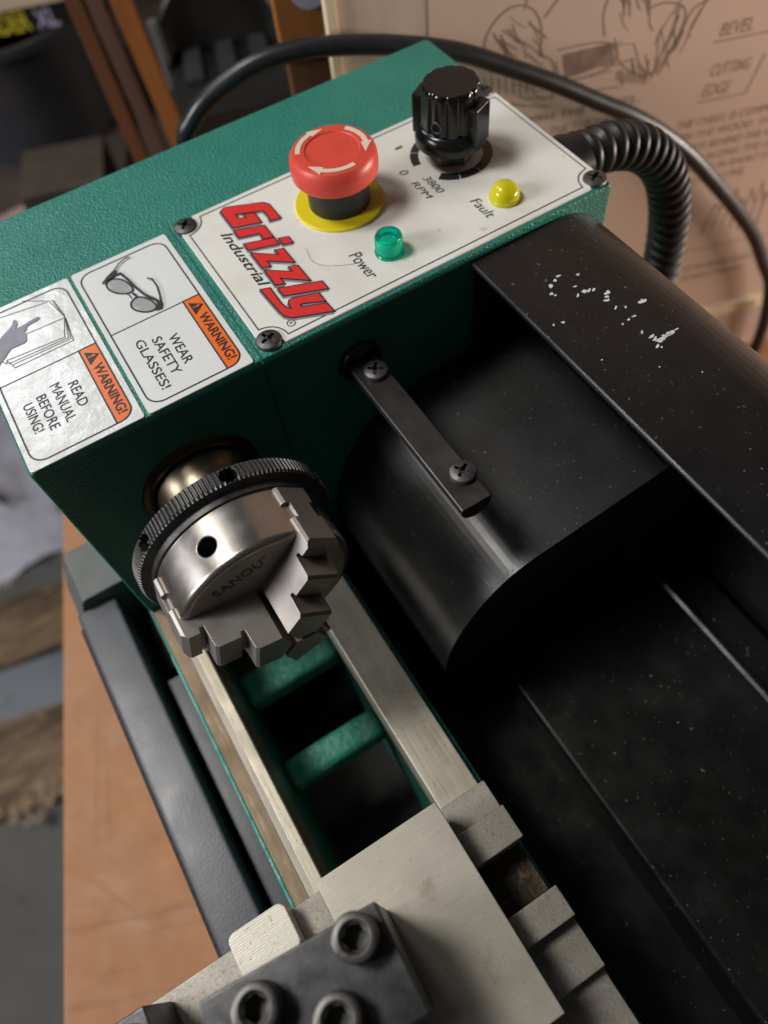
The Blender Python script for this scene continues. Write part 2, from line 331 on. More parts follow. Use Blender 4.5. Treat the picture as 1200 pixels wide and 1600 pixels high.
# workbench: front edge passes through (-2.066,-.527)
gf = Vector((-2.066, -.527, 0)).dot(GV)
wb = thing('workbench', 'wooden workbench with scratched pinkish brown top under the lathe', 'workbench', BN(0, gf+2, -7.0))
MB().box(-5, 3.0, gf, gf+5.2, ZB-.26, ZB, .012, fr=BN).build('bench_top', G['bench'], wb)
for sx in (-4.6, 2.6):
    for gy in (gf+.25, gf+4.7):
        MB().box(sx-.25, sx+.25, gy-.2, gy+.2, -7.0, ZB-.26, .02, fr=BN).build('leg', G['bench_edge'], wb)

# ================================================================== LATHE
la = thing('bench_lathe', 'small green metalworking lathe with three jaw chuck and white control panel on the bench', 'lathe', (-.9, .3, ZB))
YC, ZC = .029, -1.23
# headstock casting and control box
hs = MB().box(-1.6, -.926, -.216, 1.0, -1.9, -1.0, .009).build('headstock', G['green'], la)
MB().tube([(-1.352, .2170, -1.0005), (-.933, .2170, -1.0005), (-.9262, .2170, -1.008), (-.9258, .2170, -1.9)], .0022, 8).build('seam_bead', G['green_dk'], hs)
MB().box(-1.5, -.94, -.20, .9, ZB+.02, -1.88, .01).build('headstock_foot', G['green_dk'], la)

# ---- control panel plate with scalloped corners
def panel_outline(x0, x1, y0, y1, r, n=7):
    P = []
    P += [(x0+r, y0)] + [] + [(x1-r, y0)]
    P += [p for p in arc(x1, y0, r, 180, 90, n)]
    P += [p for p in arc(x1, y1, r, 270, 180, n)]
    P += [p for p in arc(x0, y1, r, 360, 270, n)]
    P += [p for p in arc(x0, y0, r, 90, 0, n)]
    out = []
    for p in P:
        if not out or (Vector(p)-Vector(out[-1])).length > 1e-4: out.append(p)
    if (Vector(out[0])-Vector(out[-1])).length < 1e-4: out.pop()
    return out
PX0, PX1, PY0, PY1 = -1.352, -.936, .231, .993
pz = -.996
ol = panel_outline(PX0, PX1, PY0, PY1, .040)
pn = MB().prism(ol, lambda p, a: (p[0], p[1], a), -1.001, pz, .0012, 1).build('control_panel', G['panel'], la, 60)
T1 = flatz(pz+.0007)
MB().ribbon(panel_outline(PX0+.013, PX1-.013, PY0+.012, PY1-.012, .040), .0024, T1, True).build('border_line', G['ink_faded'], pn)
# logo print
LOGO = {'G': [(-1.3247, .3250), (-1.3311, .3363), (-1.2974, .4064), (-1.2859, .4139), (-1.2343, .4144), (-1.2388, .3958), (-1.2540, .3985), (-1.275, .3972), (-1.3005, .3445), (-1.2843, .3436), (-1.2736, .361), (-1.2871, .3603), (-1.2775, .378), (-1.2464, .377), (-1.2654, .3245)],
 'r': [(-1.2546, .3225), (-1.2333, .377), (-1.1932, .377), (-1.1999, .3591), (-1.2105, .3620), (-1.219, .3599), (-1.2320, .3222)],
 'i': [(-1.2084, .3222), (-1.1879, .377), (-1.1681, .377), (-1.1880, .322)], 'dot': [(-1.181, .3848), (-1.1743, .4010), (-1.1556, .4008), (-1.1618, .3846)],
 'z1': [(-1.1755, .3218), (-1.1384, .364), (-1.1560, .364), (-1.1501, .3775), (-1.106, .3775), (-1.1416, .335), (-1.1231, .335), (-1.1284, .3218)],
 'z2': [(-1.1177, .3218), (-1.0810, .364), (-1.0985, .364), (-1.0930, .3778), (-1.0451, .3785), (-1.0839, .335), (-1.0655, .335), (-1.0711, .3214)],
 'l': [(-1.0592, .3208), (-1.0278, .3953), (-1.0056, .3957), (-1.037, .3211)],
 'y': [(-1.0760, .2926), (-1.0705, .3072), (-1.0216, .3064), (-1.0068, .3094), (-.9961, .3171), (-1.0143, .3192), (-1.0207, .3242), (-1.0205, .3327), (-1.004, .3758), (-.9808, .3757), (-.9998, .3392), (-.9993, .3327), (-.9911, .3332), (-.973, .3754), (-.9492, .3764), (-.9791, .3081), (-.9896, .299), (-1.0064, .2958)]}
sh = MB(); ot = MB(); rd = MB()
for k, P in LOGO.items():
    rd.poly(P, flatz(pz+.0016)); ot.ribbon(P, .0058, flatz(pz+.0012), True)
    sh.ribbon([(x+.0035, y-.0035) for x, y in P], .005, flatz(pz+.0008), True)
sh.build('logo_shadow', G['ink_grey'], pn); ot.build('logo_outline', G['ink'], pn); rd.build('logo', G['red_print'], pn)
MB().text('Industrial', -1.263, .2935, .182, .0215, T1, shear=.30, offset=.012).build('lettering', G['ink'], pn)
for s_, x, y, w, h in (('Power', -1.058, .470, .078, .0245), ('Fault', -1.048, .741, .063, .021), ('3800', -1.164, .7055, .060, .0165), ('RPM', -1.164, .6785, .061, .0148), ('0', -1.209, .6765, .014, .0185), ('1', -1.281, .712, .006, .017)):
    MB().text(s_, x, y, w, h, T1, shear=.18 if s_ != '1' else 0).build('lettering', G['ink_soft'], pn)
MB().ribbon(arc(-.969, .2995, .0075, 0, 345, 18), .0016, T1, True).text('R', -.9718, .2965, .0055, .0066, T1).build('registered_mark', G['ink_soft'], pn)
MB().ribbon(chaik([(-1.125, .415), (-1.088, .405), (-1.062, .418), (-1.040, .452), (-1.030, .475)], 3), .0009, T1).build('hair_scratch', G['ink_grey'], pn)
# speed scale: tapering dark ring in segments
KX, KY = -1.195, .797
sc_ = MB()
def wedge(a0, a1, w0, w1, r=.0855):
    n = 12; P = []
    for i in range(n+1):
        f = i/n; a = R(a0+(a1-a0)*f); P.append((KX+r*math.cos(a), KY+r*math.sin(a)))
    for i in range(n, -1, -1):
        f = i/n; a = R(a0+(a1-a0)*f); rr = r-(w0+(w1-w0)*f); P.append((KX+rr*math.cos(a), KY+rr*math.sin(a)))
    sc_.poly(P, T1)
for k in range(10):
    a1 = 262-k*31.5; a0 = a1-30
    wedge(a1, a0, .017+k*.0004, .0174+k*.0004)
sc_.build('speed_scale', G['ink'], pn)

# ---- panel screws (phillips)
def screw_mesh(r, h, M, dome=.35):
    b = MB().lathe([(r*.96, 0), (r, h*.25), (r*.93, h*.7), (r*.6, h*.95), (r*.2, h)], lambda a, c, z: (a, c, z), 32)
    me = b.mesh('screw_head', M, None, 40, metres=True)
    o = bpy.data.objects.new('screw_head', me); COL.objects.link(o)
    c = MB()
    c.box(-r*.62, r*.62, -r*.13, r*.13, h*.35, h*3); cm = c.mesh('c', M, None, 32, True); boolean(o, cm)
    c = MB(); c.box(-r*.13, r*.13, -r*.62, r*.62, h*.34, h*3); cm = c.mesh('c', M, None, 32, True); boolean(o, cm)
    c = MB(); c.lathe([(r*.27, h*.2), (r*.27, h*3)], lambda a, cc, z: (a, cc, z), 12); cm = c.mesh('c', M, None, 32, True); boolean(o, cm)
    return o
ps = screw_mesh(.0245, .012, G['screw'])
for i, (x, y, rz) in enumerate(((-1.329, .2475, .9), (-.956, .2475, .3), (-.955, .976, .5), (-1.333, .972, 1.2))):
    o = ps if i == 0 else copy_of(ps, la, Vector())
    o.name = 'panel_screw' if i == 0 else o.name
    put(o, la, W((x, y, -1.001))); o.rotation_euler = (0, 0, rz)

# ---- emergency stop
EX, EY = -1.203, .535
es = MB().lathe([(.066, -.926), (.080, -.927), (.0848, -.921), (.0855, -.902), (.0835, -.888), (.077, -.8800), (.070, -.8782), (.0535, -.8778), (.0515, -.8800), (.049, -.8802), (.02, -.8794), (.002, -.8792)], XY(EX, EY), 72,
    lambda i, n, h: 1-.006*(i % 2) if -.925 < h < -.886 else 1).build('emergency_stop', G['red'], la)
MB().lathe([(.062, -.992), (.062, -.93), (.058, -.926)], XY(EX, EY), 56).build('collar', G['black_satin'], es)
MB().lathe([(.0905, -.9965), (.0905, -.9915), (.089, -.990), (.06, -.990)], XY(EX, EY), 64).build('base_ring', G['yellow'], es)
for a0 in (128, 10, 248):
    ar = MB(); n = 12; r0, r1 = .0605, .0700
    P = [(EX+r1*math.cos(R(a0-56*i/n)), EY+r1*math.sin(R(a0-56*i/n))) for i in range(n+1)]
    e = R(a0-56)
    P += [(EX+.0755*math.cos(e), EY+.0755*math.sin(e)), (EX+.0655*math.cos(R(a0-82)), EY+.0655*math.sin(R(a0-82))), (EX+.056*math.cos(e), EY+.056*math.sin(e))]
    P += [(EX+r0*math.cos(R(a0-56*i/n)), EY+r0*math.sin(R(a0-56*i/n))) for i in range(n, -1, -1)]
    ar.prism(P, lambda p, a: (p[0], p[1], a), -.8795, -.8772).build('arrow', G['arrow'], es)

# ---- speed knob
def flute(i, n, h):
    a = i/n*2*PI*12
    return 1-.055*(.5-.5*math.cos(a))**3 if h > -.95 else 1
kb = MB().lathe([(.060, -.945), (.0605, -.935), (.0575, -.858), (.0565, -.849), (.053, -.8445), (.01, -.8440)], XY(KX, KY), 144, flute).build('speed_knob', G['black_gloss'], la, 40)
MB().lathe([(.050, -.967), (.066, -.965), (.0730, -.959), (.0740, -.950), (.072, -.938), (.065, -.927), (.055, -.922)], XY(KX, KY), 64).build('skirt', G['black_gloss'], kb)
for a in (R(212), R(24)):
    ca, sa = math.cos(a), math.sin(a)
    f = lambda x, y, z: (KX+x*ca-y*sa, KY+x*sa+y*ca, z)
    MB().box(.045, .0748, -.025, .025, -.950, -.871, .004, fr=f).build('grip_wing', G['black_gloss'], kb)
a = R(-62); ca, sa = math.cos(a), math.sin(a)
MB().lathe([(.0125, .050), (.0125, .0605), (.0085, .0612), (.0080, .0575), (.002, .0573)], lambda p, q, h: (KX+h*ca-p*sa, KY+h*sa+p*ca, -.905+q), 24).build('set_screw', G['oxide'], kb)
MB().lathe([(.046, -.9962), (.049, -.993), (.049, -.976), (.044, -.972)], XY(KX, KY), 6).build('nut', G['knurl'], kb)
MB().lathe([(.040, -.972), (.040, -.945)], XY(KX, KY), 32).build('shaft', G['black_satin'], kb)
# ---- indicator lamps
pl = MB().lathe([(.029, -.9955), (.029, -.992), (.0275, -.990), (.0265, -.962), (.0245, -.958), (.019, -.9575), (.016, -.964), (.002, -.966)], XY(-1.022, .541), 48).build('power_light', G['lens_green'], la)
MB().lathe([(.017, -.994), (.017, -.975), (.012, -.97), (.002, -.969)], XY(-1.022, .541), 24).build('lamp_core', G['lens_green_in'], pl)
fp = [(.0305, -.9955), (.031, -.991), (.0285, -.989)]+[(.0285*math.cos(R(a)), -.985+.0245*math.sin(R(a))) for a in range(0, 90, 10)]+[(.001, -.9605)]
MB().lathe(fp, XY(-1.015, .802), 40).build('fault_light', G['lens_yellow'], la)

# ---- warning labels
def warn(x0, x1, y0, y1, M, texts, lab):
    z = -1.0
    lb = MB().prism(rrect(x0, x1, y0, y1, .006), lambda p, a: (p[0], p[1], a), z-.001, z+.0018, 0).build('warning_label', M, la, 60)
    lb['label'] = lab
    a = flatz(z+.0024); b = flatz(z+.0030)
    fx0, fx1, fy0, fy1 = x0+.014, x1-.013, y0+.010, y1-.012
    xd = x0+.199; yb = y1-.046
    l = MB().ribbon(rrect(fx0, fx1, fy0, fy1, .026), .0028, a, True)
    l.ribbon([(xd, fy0), (xd, yb)], .0022, a)
    band = [(xd, yb), (fx1-.0012, yb)]+arc(fx1-.0252, fy1-.0252, .024, 0, 90, 5)+[(xd, fy1-.0012)]
    MB().poly(band, a).build('warning_band', G['orange'], lb)
    l.ribbon([(fx1, yb), (xd, yb), (xd, fy1)], .0026, b)
    l.poly([(xd+.010, yb+.007), (xd+.046, yb+.007), (xd+.028, yb+.030)], b)
    l.text('WARNING!', xd+.050, yb+.009, .132, .0185, b, offset=.016)
    for s_, tx, ty, tw, th in texts: l.text(s_, tx, ty, tw, th, a, offset=.004 if s_ != 'MANUAL' else 0)
    l.build('label_print', G['ink'], lb)
    MB().text('!', xd+.0255, yb+.010, .0042, .0135, flatz(z+.0036), offset=.02).build('exclamation_mark', G['orange'], lb)
    return lb
L1 = warn(-1.339, -.929, -.211, -.0055, G['label_crinkled'], [('READ', -1.077, -.0945, .063, .0185), ('MANUAL', -1.091, -.124, .097, .0185), ('BEFORE', -1.080, -.1535, .086, .0185), ('USING!', -1.075, -.1795, .072, .0185)],
     'crinkled warning label with a pointing hand and an open book, glossy at its corner')
L2 = warn(-1.339, -.929, .002, .2035, G['label'], [('WEAR', -1.075, .0985, .080, .0185), ('SAFETY', -1.086, .0705, .102, .0185), ('GLASSES!', -1.098, .0420, .134, .0175)],
     'smooth warning label with a drawing of safety glasses')
# open book with pointing hand
bk = MB(); a = flatz(-1+.0024)
for P in ([(-1.33, -.10), (-1.2987, -.0565), (-1.24, -.044), (-1.1942, -.0598), (-1.1888, -.0607), (-1.1975, -.1705), (-1.1891, -.173), (-1.2113, -.185)], [(-1.2369, -.0441), (-1.2401, -.1195)], [(-1.2369, -.0441), (-1.1836, -.0556), (-1.1875, -.1687)], [(-1.2360, -.0438), (-1.1784, -.0525), (-1.1806, -.1651)], [(-1.2351, -.0435), (-1.1713, -.0501), (-1.1707, -.1634)], [(-1.312, -.15), (-1.2972, -.059)], [(-1.2977, -.0507), (-1.2369, -.0441)], [(-1.294, -.0478), (-1.2407, -.0427)], [(-1.1975, -.1705), (-1.1875, -.1687), (-1.1806, -.1651), (-1.1707, -.1634)]):
    bk.ribbon(P, .0014, a)
bk.build('book_picture', G['ink'], L1)
hand = [(-1.2562, -.1674), (-1.2615, -.1599), (-1.271, -.1453), (-1.2791, -.135), (-1.2887, -.131), (-1.289, -.127), (-1.2824, -.1244), (-1.2735, -.1272), (-1.2641, -.1336), (-1.2658, -.1143), (-1.268, -.1067), (-1.2698, -.0882), (-1.2661, -.0844), (-1.2626, -.0861), (-1.2598, -.0974), (-1.2593, -.1075), (-1.2562, -.114), (-1.2496, -.1155), (-1.2474, -.1211), (-1.2387, -.1195), (-1.2247, -.1234), (-1.2196, -.1289), (-1.2196, -.1435), (-1.2203, -.1549), (-1.2126, -.165), (-1.2064, -.1707), (-1.1976, -.181), (-1.1939, -.1859), (-1.186, -.198), (-1.2455, -.1961)]
MB().poly(hand, flatz(-1+.0030)).build('hand_picture', G['ink_grey'], L1)
# glasses
la1 = [(-1.2755, .0519), (-1.2806, .0694), (-1.265, .0857), (-1.2342, .0937), (-1.2207, .0883), (-1.2278, .069), (-1.2511, .0515)]
lb1 = [(-1.195, .0715), (-1.2062, .0892), (-1.1911, .1051), (-1.1643, .1139), (-1.1513, .1085), (-1.1545, .0902), (-1.1743, .0721)]
g1 = MB(); g2 = MB()
def smooth(P, k=2):
    for _ in range(k):
        P = [q for i in range(len(P)) for q in ((.75*P[i][0]+.25*P[(i+1) % len(P)][0], .75*P[i][1]+.25*P[(i+1) % len(P)][1]), (.25*P[i][0]+.75*P[(i+1) % len(P)][0], .25*P[i][1]+.75*P[(i+1) % len(P)][1]))]
    return P
for P in (la1, lb1):
    g1.poly(smooth(P), flatz(-1+.0024)); g2.ribbon(smooth(P), .0036, flatz(-1+.0030), True)
g2.ribbon([(-1.218, .0872), (-1.210, .0895), (-1.2023, .0898)], .005, flatz(-1+.0036))
g2.ribbon([(-1.223, .0772), (-1.214, .080), (-1.206, .0800)], .0022, flatz(-1+.0036))
g2.ribbon([(-1.2764, .0478), (-1.2890, .0640), (-1.283, .0870), (-1.258, .0930), (-1.2277, .0978), (-1.1990, .1050), (-1.1709, .1188), (-1.1509, .1163), (-1.1480, .107)], .0052, flatz(-1+.0042))
g2.poly([(-1.2764, .052), (-1.290, .062), (-1.3000, .0805), (-1.2965, .0830), (-1.284, .0800)], flatz(-1+.0046))
g2.ribbon([(-1.2954, .0785), (-1.3097, .0941), (-1.3163, .1103), (-1.3151, .1199)], .0032, flatz(-1+.0050))
g2.poly([(-1.1680, .118), (-1.1490, .110), (-1.1460, .118), (-1.1600, .1250)], flatz(-1+.0046))
g2.ribbon([(-1.1560, .1200), (-1.175, .1272), (-1.2054, .1332), (-1.2306, .1325), (-1.2381, .1252)], .0034, flatz(-1+.0050))
g1.build('lens_picture', G['ink_lens'], L2); g2.build('glasses_picture', G['ink'], L2)

# ---- spindle
sn = MB().lathe([(.098, -.925), (.098, -.905), (.090, -.89), (.084, -.86), (.084, -.79)], YZ(YC, ZC), 64).build('spindle_nose', G['spindle'], la)
MB().lathe([(.1010, -.9275), (.1030, -.916), (.1075, -.9125), (.1105, -.918), (.119, -.921), (.1245, -.929)], YZ(YC, ZC), 72).build('bearing_ring', G['seal'], sn)

# ---- chuck
ch = MB().lathe([(.150, -.7555), (.1655, -.7555), (.1668, -.750), (.1668, -.645), (.1655, -.639), (.1615, -.6345), (.155, -.633), (.03, -.633)], YZ(YC, ZC), 128).build('chuck', G['polished'], la, 30)
rg = MB().lathe([(.150, -.790), (.189, -.790), (.193, -.786), (.193, -.760), (.1885, -.755), (.176, -.7525), (.1715, -.751), (.1715, -.7385), (.168, -.737), (.15, -.737)], YZ(YC, ZC), 560,
    lambda i, n, h: (1-.022*(1 if i % 4 in (1, 2) else 0)) if -.789 < h < -.756 else 1).build('adjusting_ring', G['knurl'], ch, 20)
MB().lathe([(.06, -.808), (.150, -.808), (.155, -.803), (.155, -.7905)], YZ(YC, ZC), 80).build('back_plate', G['oxide'], ch)
def radial_cutter(ang, x, r0, r1, rad, o):
    ca, sa = math.cos(R(ang)), math.sin(R(ang))
    b = MB().lathe([(rad*1.12, r1), (rad*1.0, r1-.012 if r1-.012 > r0 else r1*.98), (rad, r0)], lambda p, q, h: (x+p, YC+h*ca-q*sa, ZC+h*sa+q*ca), 28)
    org = wloc(o)
    for v in b.bm.verts: v.co = v.co
    return b.mesh('c', G['oxide'], org)
for ang in (79, 137, 20, 197, 257, 317): boolean(rg, radial_cutter(ang, -.772, .150, .21, .0155, rg))
for ang in (108, 228, 348): boolean(ch, radial_cutter(ang, -.686, .10, .185, .0195, ch))
MB().lathe([(.0193, .100), (.0193, .1660), (.0178, .1655), (.0175, .106), (.001, .105)], lambda p, q, h: (-.686+p, YC+h*math.cos(R(108))-q*math.sin(R(108)), ZC+h*math.sin(R(108))+q*math.cos(R(108))), 28).build('hole_shade', G['oxide'], ch)  # dark liner added to put shade inside the bright metal hole
rg.data.set_sharp_from_angle(angle=R(9))
rg.modifiers.clear(); ch.modifiers.clear()
def radial_normals(o, rmin, x0, x1):
    me = o.data; org = wloc(o); nn = [Vector(c.vector) for c in me.corner_normals]
    for p in me.polygons:
        for li in p.loop_indices:
            w = (me.vertices[me.loops[li].vertex_index].co+org)
            d = Vector((0, w.y-YC*U, w.z-(ZC-ZB)*U)); x = w.x/U
            if d.length/U > rmin and x0 < x < x1 and p.normal.dot(d.normalized()) > .97: nn[li] = d.normalized()
    me.normals_split_custom_set(nn)
radial_normals(ch, .1660, -.7505, -.6445)
# jaws
jp = [(.000, -.530), (.069, -.530), (.074, -.535), (.076, -.573), (.0835, -.573), (.0865, -.563), (.126, -.563), (.131, -.568), (.133, -.611), (.1405, -.611), (.1435, -.600), (.163, -.600), (.1725, -.613), (.1725, -.733), (.000, -.733)]
HW = .0355
jb = MB().prism(jp, lambda p, a: (p[1], p[0], a), -HW, HW)
jm = jb.mesh('jaw', G['jaw'], None, 30, metres=True)
j0 = bpy.data.objects.new('jaw', jm); COL.objects.link(j0)
for sgn in (1, -1):
    # tip wedge: keep |t| <= s*tan60
    a = R(60)*sgn
    c = MB(); P = []
    ca, sa = math.cos(R(60)), math.sin(R(60))*sgn
    nx, ny = -sa*sgn, ca*sgn            # outwards (away from axis)
    for (u_, v_) in ((-.2, -.0042), (.5, -.0042), (.5, .3), (-.2, .3)):
        P.append((u_*ca+v_*(-math.sin(R(60))), (u_*math.sin(R(60))+v_*math.cos(R(60)))*sgn))
    c.prism(P, lambda p, q: (q, p[0]+.002, p[1]), -.9, -.4)
    boolean(j0, c.mesh('c', G['jaw'], None, 30, True))
    c = MB().box(-.697, -.664, -.1, .3, .022*sgn, .3*sgn)
    boolean(j0, c.mesh('c', G['jaw'], None, 30, True))
    c = MB().prism([(.1675, HW), (.2, HW-.0325), (.2, .3), (.1675, .3)], lambda p, q: (q, p[0], p[1]*sgn), -.9, -.4)
    boolean(j0, c.mesh('c', G['jaw'], None, 30, True))
ax = bpy.data.objects
JO = W((0, YC, ZC))
for k, th in enumerate((166, 46, 286)):
    o = j0 if k == 0 else j0.copy()
    if k: COL.objects.link(o)
    put(o, ch, JO); o.rotation_euler = (R(th), 0, 0)
MB().lathe([(.1540, -.6335), (.1540, -.6328), (.02, -.6328)], YZ(YC, ZC), 96).build('chuck_face', G['face'], ch, 30)
# chuck face etching
dv = Vector((.092, .020)).normalized(); uv = Vector((-dv.y, dv.x))
def FX(x, y): p = Vector((-.079, .088))+dv*x+uv*y; return (-.6321, YC+p.x, ZC+p.y)
MB().text('SANOU', 0, 0, .098, .023, FX, offset=.02, space=1.1).ribbon(arc(.105, .021, .0032, 0, 340, 12), .0013, FX, True).build('chuck_lettering', G['etched'], ch)
MB().poly(arc(.030, .0125, .16, 0, 1, 1)+[(.19, .02)], lambda x, y: (-.6328, YC+x*.01, ZC-.05+y*.01)).bm.free()

# ---- bed
bd = MB()
def BX(p, a): return (a, p[0], p[1])
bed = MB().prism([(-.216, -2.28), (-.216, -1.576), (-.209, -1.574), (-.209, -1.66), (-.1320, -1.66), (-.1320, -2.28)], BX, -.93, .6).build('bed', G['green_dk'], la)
MB().prism([(-.2168, -1.64), (-.2175, -1.580), (-.2155, -1.5735), (-.2115, -1.5735), (-.2105, -1.64)], BX, -.80, .6).build('bed_edge', G['green_worn'], bed)
MB().prism([(-.2100, -1.66), (-.2100, -1.5755), (-.2085, -1.5740), (-.1800, -1.5740), (-.1795, -1.66)], BX, -.92, .6).build('front_shoulder', G['way_brown'], bed)
MB().prism([(-.1793, -1.66), (-.1793, -1.572), (-.164, -1.556), (-.1435, -1.556), (-.1425, -1.557), (-.1425, -1.66)], BX, -.92, .6).build('front_way', G['way'], bed)
MB().prism([(-.1423, -1.66), (-.1423, -1.5575), (-.1405, -1.5590), (-.1325, -1.604), (-.1318, -1.622), (-.1318, -1.66)], BX, -.92, .6).build('way_flank', G['way_dark'], bed)
MB().prism([(.112, -1.70), (.112, -1.561), (.1135, -1.5595), (.199, -1.5595), (.2005, -1.561), (.2005, -1.70)], BX, -.92, .6).build('rear_way', G['way'], bed)
MB().prism([(.118, -2.28), (.118, -1.7005), (.2005, -1.7005), (.2015, -1.588), (.207, -1.584), (.213, -1.59), (.213, -2.28)], BX, -.93, .6).build('rear_wall', G['green_worn'], bed)
for x0, x1, zt, y1 in ((-.533, -.462, -1.80, .1175), (-.775, -.690, -1.80, .1175), (-.235, -.165, -1.80, .1175)):
    MB().box(x0, x1, -.1312, y1, zt-.075, zt, .016, 3).build('cross_rib', G['green_worn'], bed)
MB().box(-.93, .6, -.1316, .1182, -2.24, -2.20).build('bed_floor', G['tray'], bed)

# ---- front bar, brackets, cover strip
MB().prism([(-.3755, -1.80), (-.3755, -1.628), (-.3735, -1.618), (-.369, -1.6115), (-.362, -1.609), (-.282, -1.609), (-.2785, -1.6105), (-.277, -1.614), (-.277, -1.80)], BX, -1.035, .55).build('front_bar', G['bar'], la)
MB().box(-1.035, .55, -.3925, -.3757, -1.70, -1.672, .003).build('bar_strip', G['flecked_black'], la)  # narrow near-black strip along the left edge of the bar
MB().prism([(-.400, -1.86), (-.388, -1.70), (-.345, -1.578), (-.338, -1.570), (-.226, -1.570), (-.222, -1.575), (-.222, -1.86)], BX, -1.185, -1.036, .006).build('end_bracket', G['bracket'], la)
MB().prism([(-.263, -1.95), (-.263, -1.76), (-.256, -1.735), (-.241, -1.72), (-.222, -1.71), (-.222, -1.95)], BX, -1.036, -.845, .004).build('lead_screw_bracket', G['oxide'], la)
MB().box(-.80, .55, -.262, -.2195, -1.70, -1.672, .003).build('cover_strip', G['bar'], la)
MB().box(-1.18, .55, -.392, -.2172, -1.93, -1.89, .003).build('dark_channel', G['flecked_black'], la)  # near-black floor closing the gap beside the bar
MB().tube([(-1.03, -.300, -1.86), (.5, -.300, -1.86)], .02, 18).build('lead_screw', G['oxide'], la)

# ---- carriage
sd = MB().prism([(-.2085, -1.553), (-.2085, -1.502), (-.150, -1.502), (-.150, -1.460), (-.088, -1.460), (-.088, -1.553)], lambda p, a: (p[0], a, p[1]), -.115, .2045, .0012, 1).build('saddle', G['sawn'], la)
MB().prism([(.003, -1.5525), (.003, -1.458), (.056, -1.458), (.056, -1.497), (.142, -1.497), (.142, -1.5525)], lambda p, a: (p[0], a, p[1]), -.115, .2045, .0012, 1).build('saddle_rib', G['sawn'], sd)
MB().prism([(.142, -1.5535), (.142, -1.530), (.36, -1.530), (.36, -1.5535)], lambda p, a: (p[0], a, p[1]), -.115, .2035, .001, 1).build('saddle_wing', G['sawn'], sd)
MB().box(-.0875, .0025, -.1, .201, -1.558, -1.546, 0).build('saddle_recess', G['rust_dark'], sd)
MB().box(-.2085, .36, -.62, -.1155, -1.565, -1.502, .002).build('saddle_front', G['sawn'], sd)
MB().box(-.10, .36, -.60, -.42, -1.93, -1.566, .004).build('apron', G['green'], sd)
MB().box(-.206, .148, -.1385, .0985, -1.458, -1.3795, .0015).build('cross_slide', G['ground'], la)
MB().box(-.19, .14, -.125, .085, -1.5015, -1.4585, 0).build('slide_dovetail', G['sawn'], la)
stp = [(x, y) for x, y in rrect(-.222, -.143, -.3155, -.2085, .011)]
MB().prism(stp, lambda p, a: (p[0], p[1], a), -1.501, -1.448, .002, 1).build('stop_block', G['pale_steel'], la)
sb = MB().box(-.194, .1, -.62, -.446, -1.501, -1.360, .004).build('handle_block', G['oxide'], la)

# ---- tool post
ta = R(4.5)
def TP(x, y, z):
    X, Y = -.111, -.058
    return (X+x*math.cos(ta)+y*math.sin(ta)*-1, Y-(-x*math.sin(ta)*-.0)+y*math.cos(ta)+x*-.02, z)
tp = thing_dummy = None
tpb = MB().box(0, .149, -.262, 0, -1.379, -1.170, .0035, fr=lambda x, y, z: (-.111+x*.9985-y*-.0785*-1*-1, -.058+y*.9969-x*.034, z)).build('tool_post', G['oxide'], la)
# hex socket cap screws
hm = MB().lathe([(.0300, 0), (.0312, .004), (.0312, .040), (.0300, .0455), (.0265, .0475), (.02, .0476)], lambda a, b, z: (a, b, z), 48).mesh('socket_screw', G['worn_oxide'], None, 35, True)
h0 = bpy.data.objects.new('socket_screw', hm); COL.objects.link(h0)
boolean(h0, MB().lathe([(.0172, .006), (.0172, .2)], lambda a, b, z: (a, b, z), 6).mesh('c', G['oxide'], None, 30, True))
boolean(h0, MB().lathe([(.0165, .040), (.0215, .0485), (.0215, .2)], lambda a, b, z: (a, b, z), 36).mesh('c', G['oxide'], None, 30, True))
for k, (x, y, z, rz) in enumerate(((-.0845, -.1005, -1.1705, .2), (-.0820, -.2480, -1.1705, .6), (-.0180, -.1640, -1.1705, .1))):
    o = h0 if k == 0 else h0.copy()
    if k: COL.objects.link(o)
    put(o, tpb, W((x, y, z))); o.rotation_euler = (0, 0, rz)
o = h0.copy(); COL.objects.link(o); put(o, sb, W((-.152, -.482, -1.3605))); o.rotation_euler = (0, 0, .4)

# ---- motor cover
def corner(cx, cz, r, a0, a1, n): return [(cx+r*math.cos(R(a0+(a1-a0)*i/n)), cz+r*math.sin(R(a0+(a1-a0)*i/n))) for i in range(n+1)]
mc = [(.279, -2.1)]+chaik([(.279, -1.62), (.286, -1.532), (.308, -1.455), (.338, -1.396), (.375, -1.343), (.417, -1.306), (.462, -1.286), (.532, -1.276), (.60, -1.266), (.80, -1.238)], 2)+[(.985, -1.220), (.985, -2.1)]
MB().prism(mc, BX, -.9255, -.452, .012, 3).build('motor_cover', G['cover'], la, 50)
mv = MB()
for k in range(7): mv.box(-.4525, -.449, .46, .74, -1.52-k*.035, -1.50-k*.035, .001)
o = mv.build('vent_louvres', G['sheet'], la); 
